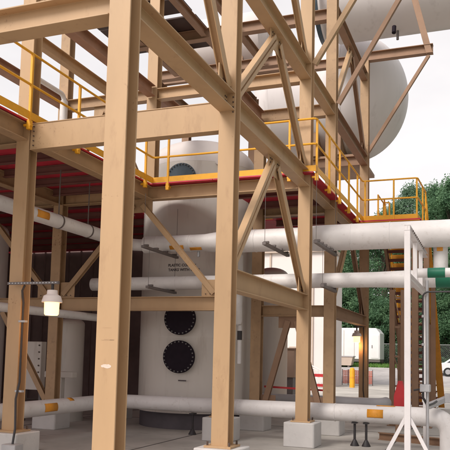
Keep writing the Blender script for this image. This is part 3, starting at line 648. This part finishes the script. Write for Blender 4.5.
for x in (-5.8, -5.0):
    MB().box(x - .12, x + .12, 23.4, 26.6, 8.72, 9.6).build('saddle', 'brown_paint', tk)
for x, y in ((-4.33, 25), (-5.55, 25)): MB().ibeam((x, y, 0), (x, y, 8.6), (0, 1, 0), .24, .24).build('leg', 'brown_paint', tk)
MB().box(-6.1, -4.2, 23.5, 26.5, 8.6, 8.718).build('cradle', 'brown_paint', tk)
ucx = thing('header_drum', (-2.5, 21.4, 11.9), 'big pale horizontal drum crossing the top above the round tank', 'tank')
UY, UZ, UR = 21.4, 13.18, 1.32
MB().lathe([(UR, -4.6), (UR, -2.0), (UR + .006, -1.98), (UR + .006, -1.95), (UR, -1.93), (UR, 6)], (0, UY, UZ), (1, 0, 0), 64).build('shell', 'tank_white', ucx)
MB().lathe([(UR * .86, -4.9), (UR * .86, -4.6)], (0, UY, UZ), (1, 0, 0), 48).build('neck', 'tank_white', ucx)
fl = MB().lathe([(UR + .02, -5.12), (UR + .02, -4.98), (UR * .9, -4.97)], (0, UY, UZ), (1, 0, 0), 64).build('flange', 'flange_blue', ucx)
MB().lathe([(UR + .06, -4.962), (UR + .06, -4.90)], (0, UY, UZ), (1, 0, 0), 64).build('flange_ring', 'tank_white', ucx)
MB().lathe([(.065, 0), (.065, .24)], (-2.72, UY - .6, UZ - UR - .08), (0, -.3, -1), 14).build('nozzle', 'flange_dark', ucx)
MB().lathe([(.04, 0), (.04, .30)], (-2.68, UY - .1, UZ - UR + .02), (0, 0, -1), 12).build('drain', 'strut_dark', ucx)
MB().box(1.4, 1.6, UY - .9, UY + .9, UZ - UR - .42, UZ - UR + .35).build('saddle', 'brown_paint', ucx)
md = thing('header_drum', (-7, 18.2, 10), 'grey shaded horizontal drum glimpsed between the upper beams', 'tank')
MB().lathe([(.3, -8.9), (.7, -8.75), (.86, -8.5), (.86, -6.3), (.7, -6.05), (.3, -5.9)], (0, 18.4, 10.72), (1, 0, 0), 48).build('shell', 'vessel_lilac', md)
for x in (-8.2, -6.6): MB().box(x - .08, x + .08, 17.8, 19.0, 9.80, 10.2).build('saddle', 'brown_paint', md)
for y in (17.95, 18.85): MB().ibeam((XW, y, 9.70), (XH, y, 9.70), (0, 0, 1), .15, .19).build('beam', 'brown_paint', fr)
lbeam(XW, 17.51, YE - .01, 9.6, .24, .19, 'brown_paint'); lbeam(XL, 17.51, YE - .01, 9.6, .24, .19, 'brown_paint')

# ------------------------------------------------------------------ lamps
def lamp(name, x, y, z, s, label, arm=None):
    t = thing(name, (x, y, z), label, 'lamp', 'lit yard lamps on the columns')
    hs_ = MB().lathe([(.048 * s, .215 * s), (.075 * s, .21 * s), (.080 * s, .15 * s), (.125 * s, .125 * s), (.15 * s, .05 * s), (.15 * s, .03 * s), (.115 * s, .03 * s)], (x, y, z), n=28).build('housing', 'lamp_white', t)
    MB().lathe([(.09 * s, -.16 * s), (.105 * s, -.14 * s), (.11 * s, .029 * s)], (x, y, z), n=28).build('globe', 'lamp_globe', t)
    MB().lathe([(.022 * s, .21 * s), (.022 * s, .34 * s)], (x, y, z), n=12).build('stem', 'conduit_dark', t)
    ld = bpy.data.lights.new('lamp_light', 'POINT'); ld.energy = 7 * s; ld.color = (1, .52, .2); ld.shadow_soft_size = .12
    lo = bpy.data.objects.new('lamp_light', ld); COL.objects.link(lo); lo.parent = t; lo.location = (0, -.0, -.26 * s)
    return t
la = lamp('yard_lamp', -6.07, YB - .10, 2.36, 1.0, 'lit round yard lamp on a strut arm beside the grey conduit')
sb = MB().box(-6.86, -5.95, YB - .14, YB - .10, 2.66, 2.70)
sa = sb.build('strut_arm', 'strut_dark', la)
for k in range(16): MB().box(-6.83 + k * .055, -6.80 + k * .055, YB - .146, YB - .141, 2.672, 2.688).build('slot', 'galv', sa)
MB().tube([(-6.62, YB - .03, 2.66), (-6.66, YB - .03, 2.58), (-6.675, YB + .03, 2.4), (-6.675, YB + .03, 1.2), (-6.66, YB - .06, .95), (-6.46, YB - .30, .55), (-6.46, YB - .34, .33)], .017, 10).build('conduit', 'conduit_dark', la)
for z in (2.1, 1.05): MB().box(-6.72, -6.60, YB - .012, YB + .05, z, z + .03).build('strap', 'galv', la)
eb = tag(MB().box(-6.58, -6.34, YB - .44, YB - .24, 0, .335).build('conduit_box', 'galv', None, bevel=.008), 'grey electrical conduit box standing against the pier', 'conduit box')
lamp('yard_lamp', -3.56, YE - .16, 2.26, .9, 'lit yard lamp on the brown column before the trailer')
MB().box(-3.60, -3.40, YE - .17, YE - .0, 2.555, 2.60).build('arm', 'strut_dark', bpy.data.objects['yard_lamp.001'])
MB().tube([(-3.40, YE - .02, 2.55), (-3.40, YE - .02, .8), (-3.36, YE - .02, .47)], .014, 8).build('conduit', 'conduit_dark', bpy.data.objects['yard_lamp.001'])
# paint smear on the front column
b = MB(); rg = random.Random(3); n = 18
ol = [(XB + .005 + math.cos(6.283 * k / n) * .058 * rg.uniform(.85, 1.1), 1.545 + math.sin(6.283 * k / n) * .02 * rg.uniform(.7, 1.15)) for k in range(n)]
b.add([(x, YA - .0014, z) for x, z in ol] + [(x, YA + .002, z) for x, z in ol], [tuple(range(n)), tuple(reversed(range(n, 2 * n)))] + [(k, (k + 1) % n, n + (k + 1) % n, n + k) for k in range(n)]); b.build('paint_smear', 'smear_white', colA)
for x0, x1, z, h in ((-.06, .075, 1.787, .005), (-.03, .02, 1.795, .004), (.03, .08, 1.79, .006), (-.05, .04, 1.905, .003)): MB().box(XB + x0, XB + x1, YA - .0010, YA + .001, z, z + h).build('scuff', 'tan_dirty', colA)

# ------------------------------------------------------------------ background
bd = thing('pale_building', (-14, 44, 0), 'pale pink plain building with a boxed doorway behind the frame', 'building')
MB().box(-22, -8.8, 40, 43, 0, 7.9).build('wall', 'building_wall', bd); MB().box(-22.2, -8.7, 39.8, 43.1, 7.9, 8.1).build('roof', 'building_trim', bd)
for x, z0, z1, wd in ((-9.95, 0, 6.0, .09), (-9.2, 0, 7.9, .03), (-12.6, 0, 7.9, .1)): MB().box(x, x + wd, 39.93, 39.998, z0, z1).build('pilaster', 'building_trim', bd)
dr = MB().box(-11.3, -10.2, 39.94, 39.998, .05, 2.3).build('door', 'building_trim', bd); MB().lathe([(.04, 0), (.04, .08)], (-10.35, 39.94, 1.1), (0, -1, 0), 10).build('handle', 'galv', dr)
for x in (-15.5, -13.9): 
    wn = MB().box(x, x + 1.1, 39.95, 39.998, 1.2, 2.6).build('window', 'barrier_white', bd); MB().box(x + .07, x + 1.03, 39.94, 39.949, 1.27, 2.53).build('pane', 'glass_dark', wn)
hr = thing('step_handrail', (-9.6, 38.5, 0), 'white sloping handrail by the pale building steps', 'handrail')
for dy in (0, .9):
    MB().tube([(-10.6, 38.4 + dy, 1.6), (-9.2, 38.4 + dy, .95), (-9.2, 38.4 + dy, .02)], .035, 8).build('rail', 'barrier_white', hr)
    MB().tube([(-10.6, 38.4 + dy, 1.2), (-9.2, 38.4 + dy, .55)], .03, 8).build('rail', 'barrier_white', hr); MB().tube([(-10.6, 38.4 + dy, 0), (-10.6, 38.4 + dy, 1.6)], .035, 8).build('post', 'barrier_white', hr)
# barricade
bc = thing('road_barricade', (-8, 30, 0), 'red and white striped road barricade with yellow posts', 'barricade')
for x in (-9.02, -6.7): MB().box(x - .07, x + .07, 30.02, 30.12, 0, 1.0).build('post', 'yellow_paint', bc); 
for x in (-9.02, -6.7): MB().box(x - .09, x + .09, 29.7, 30.5, .002, .06).build('foot', 'strut_dark', bc)
for z, h, mt_ in ((.84, .13, 'red_paint'), (.60, .20, 'barrier_white'), (.42, .12, 'red_paint'), (.2, .14, 'barrier_white')): MB().box(-9.15, -6.55, 29.98, 30.018, z, z + h).build('board', mt_, bc)
MB().bar((-8.9, 29.95, .3), (-7.5, 29.95, .9), (0, 1, 0), .06, .03).build('stay', 'galv', bc)
rt = thing('barrier_tape', (-4.4, 15.6, .9), 'thin red barrier tape strung between the brown column and the wall column', 'tape')
MB().bar((XH + .1, 15.5, .98), (-3.45, 15.52, .94), (0, 0, 1), .006, .045).build('tape_strip', 'red_paint', rt)
bx = thing('storage_box', (-7, 24, 0), 'tan plywood storage box standing beyond the cross braces', 'box')
MB().box(-7.45, -6.6, 24, 24.7, .95, 1.95).build('case', 'cardboard', bx, bevel=.01); MB().box(-7.5, -6.55, 23.96, 24.74, 1.951, 2.0).build('lid', 'cardboard', bx); MB().box(-7.4, -6.65, 24.05, 24.65, .0, .95).build('pallet', 'strut_dark', bx)
# bollard and orange fence
bo = thing('bollard', (-7.6, 40.2, 0), 'yellow pipe bollard standing in front of the orange mesh', 'bollard')
MB().lathe([(.15, 0), (.15, 1.0), (.12, 1.1), (.05, 1.15)], (-7.62, 40.3, 0), n=18).build('pipe', 'yellow_paint', bo); MB().lathe([(.155, .55), (.155, .62)], (-7.62, 40.3, 0), n=18).build('band', 'tag_orange', bo)
og = thing('orange_fence', (-8, 44, 0), 'orange plastic safety fence sagging between short stakes', 'fence')
for k in range(6):
    x = -8.95 + k * .38; MB().lathe([(.025, 0), (.02, 1.0)], (x, 44.0, 0), n=8).build('stake', 'strut_dark', og)
b = MB()
for k in range(10):
    z = .15 + k * .085; b.tube([(-8.95 + i * .19, 44.03, z - .03 * math.sin(i * 1.57) + (.02 - .05 * (i > 8)) * (k > 5)) for i in range(11)], .022, 5)
for i in range(20): b.tube([(-8.95 + i * .1, 44.03, .12), (-8.95 + i * .1, 44.03, .93)], .018, 5)
stuff(b.build('plastic_mesh', 'orange_mesh', og))
# trailer
tr = thing('white_trailer', (-10.7, 60, gz(60)), 'white box trailer with rounded corners parked before the trees', 'trailer')
c = .22; x0, x1, z0, z1 = -14.6, -9.0, 1.62, 4.3
MB().prism([(x0, z0), (x1, z0), (x1, z1 - c * 2), (x1 - .35, z1), (x0 + .35, z1), (x0, z1 - c * 2)], (0, 60, 0), (0, 62.4, 0), (1, 0, 0), (0, 0, 1)).build('body', 'trailer_white', tr, bevel=.04)
MB().box(x0 + .02, x1 - .02, 60.05, 62.3, 1.42, 1.62).build('chassis', 'strut_dark', tr)
for x in (-13.6, -10.2): 
    wl = MB().lathe([(.36, -.12), (.38, -.08), (.38, .08), (.36, .12)], (x, 60.2, gz(60) + .38), (0, 1, 0), 24).build('wheel', 'rubber', tr); MB().lathe([(.2, 0), (.18, .03)], (x, 60.079, gz(60) + .38), (0, -1, 0), 16).build('rim', 'galv', wl)
dd = MB().box(-9.75, -9.1, 59.97, 59.998, 1.75, 3.7).build('door', 'trailer_white', tr); MB().box(-9.69, -9.64, 59.94, 59.968, 2.6, 2.85).build('handle', 'strut_dark', dd)
for x in (-13, -12.1, -11.2, -10.3): MB().box(x, x + .03, 59.985, 59.999, 1.65, 4.1).build('seam', 'building_trim', tr)
sc = thing('skip_box', (-12, 57, gz(57)), 'low greyish pink skip standing in front of the trailer', 'skip')
MB().prism([(-12.2, gz(57) + .15), (-10.9, gz(57) + .15), (-10.75, gz(57) + .85), (-12.35, gz(57) + .85)], (0, 57, 0), (0, 58, 0), (1, 0, 0), (0, 0, 1)).build('body', 'building_trim', sc); MB().box(-12.4, -10.7, 56.95, 58.05, gz(57) + .85, gz(57) + .93).build('rim', 'pipe_grey', sc)
for x in (-12.0, -11.1): MB().box(x - .08, x + .08, 57.05, 57.95, gz(57) - .02, gz(57) + .15).build('runner', 'strut_dark', sc)
# car
ca = thing('parked_car', (-.6, 53, gz(53)), 'white parked car at the far edge of the gravel', 'car')
g0 = gz(53); cx0 = -3.9
body = [(0, .35), (4.3, .35), (4.4, .6), (4.35, .85), (3.3, .98), (2.75, 1.42), (1.2, 1.45), (.55, 1.0), (.05, .92), (-.02, .6)]
MB().prism([(cx0 + a, g0 + z) for a, z in body], (0, 53, 0), (0, 54.7, 0), (1, 0, 0), (0, 0, 1)).build('body', 'car_paint', ca, bevel=.06)
MB().prism([(cx0 + a, g0 + z) for a, z in ((.75, 1.0), (1.3, 1.37), (1.9, 1.38), (1.9, 1.0))], (0, 52.98, 0), (0, 52.999, 0), (1, 0, 0), (0, 0, 1)).build('window', 'glass_dark', ca)
MB().prism([(cx0 + a, g0 + z) for a, z in ((2.0, 1.0), (2.0, 1.38), (2.65, 1.36), (3.05, 1.0))], (0, 52.98, 0), (0, 52.999, 0), (1, 0, 0), (0, 0, 1)).build('window', 'glass_dark', ca)
for a in (.8, 3.5):
    wl = MB().lathe([(.3, -.1), (.32, -.07), (.32, .07), (.3, .1)], (cx0 + a, 53.06, g0 + .32), (0, 1, 0), 24).build('wheel', 'rubber', ca); MB().lathe([(.19, 0), (.17, .02)], (cx0 + a, 52.958, g0 + .32), (0, -1, 0), 16).build('rim', 'galv', wl)
MB().box(cx0 - .04, cx0 + .02, 53.1, 53.5, g0 + .68, g0 + .82).build('headlight', 'lamp_white', ca)
# chain link fence
cl = thing('chain_link_fence', (-10, 63.5, gz(63)), 'grey chain link fence along the foot of the trees', 'fence')
FX0, FX1, FY = -26.0, 10.0, 64.0; fz = gz(64)
for k in range(13):
    x = FX0 + 3 * k; MB().lathe([(.035, 0), (.035, 2.0), (.01, 2.06)], (x, FY, fz), n=8).build('post', 'galv', cl)
MB().tube([(FX0, FY, fz + 1.97), (FX1, FY, fz + 1.97)], .025, 6).build('top_rail', 'galv', cl)
b = MB(); n = int((FX1 - FX0) / .16)
for k in range(n):
    x = FX0 + k * .16
    for sgn in (1, -1):
        xa, xb = (x, x + 1.9) if sgn > 0 else (x + 1.9, x)
        if max(xa, xb) > FX1: continue
        b.bar((xa, FY + .004 * sgn, fz + .03), (xb, FY + .004 * sgn, fz + 1.93), (0, 1, 0), .006, .006)
stuff(b.build('wire_mesh', 'galv', cl))
# grass verge
b = MB(); rg = random.Random(5)
for k in range(16000):
    x = rg.uniform(-24, 8); y = 57.7 + rg.random() ** 1.5 * 6; h = rg.uniform(.08, .34); a = rg.uniform(0, 3.14); lx, ly = rg.uniform(-.1, .1), rg.uniform(-.1, .1); ww_ = .03
    z = gz(y) - .01; dx, dy = math.cos(a) * ww_, math.sin(a) * ww_
    b.add([(x - dx, y - dy, z), (x + dx, y + dy, z), (x + lx, y + ly, z + h)], [(0, 1, 2)])
tag(stuff(b.build('grass', 'grass_blade')), 'rough green grass verge below the chain link fence', 'grass')

# trees
def tree_mesh(seed, h, rx, lowest, nclump, per, leaf):
    rg = random.Random(seed); tb_ = MB(); lb = MB()
    trunk = [Vector((0, 0, -.3))]
    for k in range(1, 7): trunk.append(Vector((rg.uniform(-.2, .2) * k * .4, rg.uniform(-.2, .2) * k * .4, h * .84 * k / 6)))
    tb_.tube(trunk, .2, 8, radii=[h * .022 * (1 - .85 * k / 6) for k in range(7)])
    cl_ = []
    for k in range(nclump):
        t = lowest + (1 - lowest) * rg.random() ** .8
        z = h * t
        prof = math.sin(min(1, (t - lowest) / (1 - lowest) * .82 + .2) * math.pi) ** .6
        rr = rx * prof * (.35 + .65 * rg.random() ** .5); a = rg.uniform(0, 6.283)
        c = Vector((math.cos(a) * rr, math.sin(a) * rr, z)); cl_.append((c, rg.uniform(.55, 1.25) * rx * .27))
        if k % 3 == 0:
            j = min(5, int(t * 5)); p0 = trunk[j]; mid = p0.lerp(c, .5) + Vector((0, 0, .25))
            tb_.tube([p0, mid, c], .05, 5, radii=[.09, .055, .02])
    for c, r in cl_:
        for _ in range(per):
            d = Vector((rg.gauss(0, 1), rg.gauss(0, 1), rg.gauss(0, .75))); d = d.normalized() * r * rg.random() ** .45
            p = c + d; s = leaf * rg.uniform(.6, 1.4)
            nrm = (d.normalized() * .6 + Vector((rg.gauss(0, .6), rg.gauss(0, .6), rg.gauss(.35, .6)))).normalized()
            u = nrm.orthogonal().normalized(); q = rg.uniform(0, 6.28); v = nrm.cross(u); u, v = u * math.cos(q) + v * math.sin(q), v * math.cos(q) - u * math.sin(q)
            lb.add([p - u * s, p - v * s * .45, p + u * s, p + v * s * .45], [(0, 1, 2, 3)])
    return tb_, lb
protos = []
for i, (sd_, h, rx, lo, nc, per, lf) in enumerate(((11, 19, 4.6, .14, 120, 330, .13), (23, 17, 4.2, .10, 110, 330, .125), (37, 21, 5.0, .18, 125, 330, .135), (41, 7.5, 3.4, .02, 70, 300, .115))):
    tb_, lb = tree_mesh(sd_, h, rx, lo, nc, per, lf); protos.append((tb_, lb))
LM = ('leaf_deep', 'leaf_mid', 'leaf_pale')
meshes = {}
def tree(pi, x, y, s, rot, lm, name, label, cat, group):
    t = thing(name, (x, y, gz(y)), label, cat, group); t.rotation_euler = (0, 0, rot); t.scale = (s, s, s)
    for j, (nm, mtl) in enumerate((('trunk', 'bark'), ('crown', LM[lm]))):
        key = (pi, nm, lm if nm == 'crown' else 0)
        if key not in meshes:
            o = protos[pi][j].build(nm, mtl); meshes[key] = o.data; o.parent = t
        else:
            o = bpy.data.objects.new(nm, meshes[key]); COL.objects.link(o); o.parent = t
tl = [(0, -26, 78, .98, 0, 0), (2, -21, 74, .9, 1, 1), (1, -16.5, 71, .92, 2, 0), (0, -13.2, 79, .82, 3, 2), (1, -10.4, 72, .9, 4, 1), (2, -8.8, 83, .98, 5, 2), (0, -5.6, 75, .97, .6, 0), (1, -3.4, 70, 1.06, 1.7, 1), (2, -.2, 74, 1.04, 2.9, 0), (0, 3.2, 78, 1.0, 3.6, 1), (1, 7.5, 73, 1.05, 4.4, 0), (2, 12, 79, 1.0, 5.2, 1), (2, -31, 80, 1.0, 2.2, 0), (0, -37, 77, 1.0, 2.7, 1), (0, 17, 66, 1.0, 1.1, 0), (1, 19, 55, 1.0, 2.0, 1), (2, 18, 45, .95, 3.0, 0), (0, 19, 36, 1.0, 4.0, 1), (1, 18, 27, 1.0, 5.0, 0), (2, 19, 18, .95, .4, 1), (0, 18, 9, .95, 1.4, 0), (1, 19, 1, 1.0, 2.4, 1)]  # trees right of the yard are unseen, added to darken right-facing faces
tlab = ['dark green leafy tree in the tree line beyond the chain link fence', 'mid green leafy tree in the tree line beyond the chain link fence', 'pale loose crowned tree set back behind the tree line']
for (pi, x, y, s, rot, lm) in tl: tree(pi, x, y, s, rot, lm, 'broadleaf_tree', tlab[lm] if x < 15 else '%s green leafy tree added out of view along the yard to block sky light' % ('dark', 'mid')[lm], 'tree', 'trees in the line beyond the fence' + (' set back' if lm == 2 else ' dark' if lm == 0 else ' mid'))
for k in range(20):
    x = -25 + k * 1.9; tree(3, x, 66.5 + (k * 37 % 5) * .5, .75 + (k * 29 % 7) * .05, k * 1.3, k % 2, 'leafy_shrub', 'dense %s green shrub at the foot of the tree line behind the fence' % ('dark' if k % 2 == 0 else 'bright'), 'shrub', 'shrubs behind the fence ' + ('dark' if k % 2 == 0 else 'bright'))
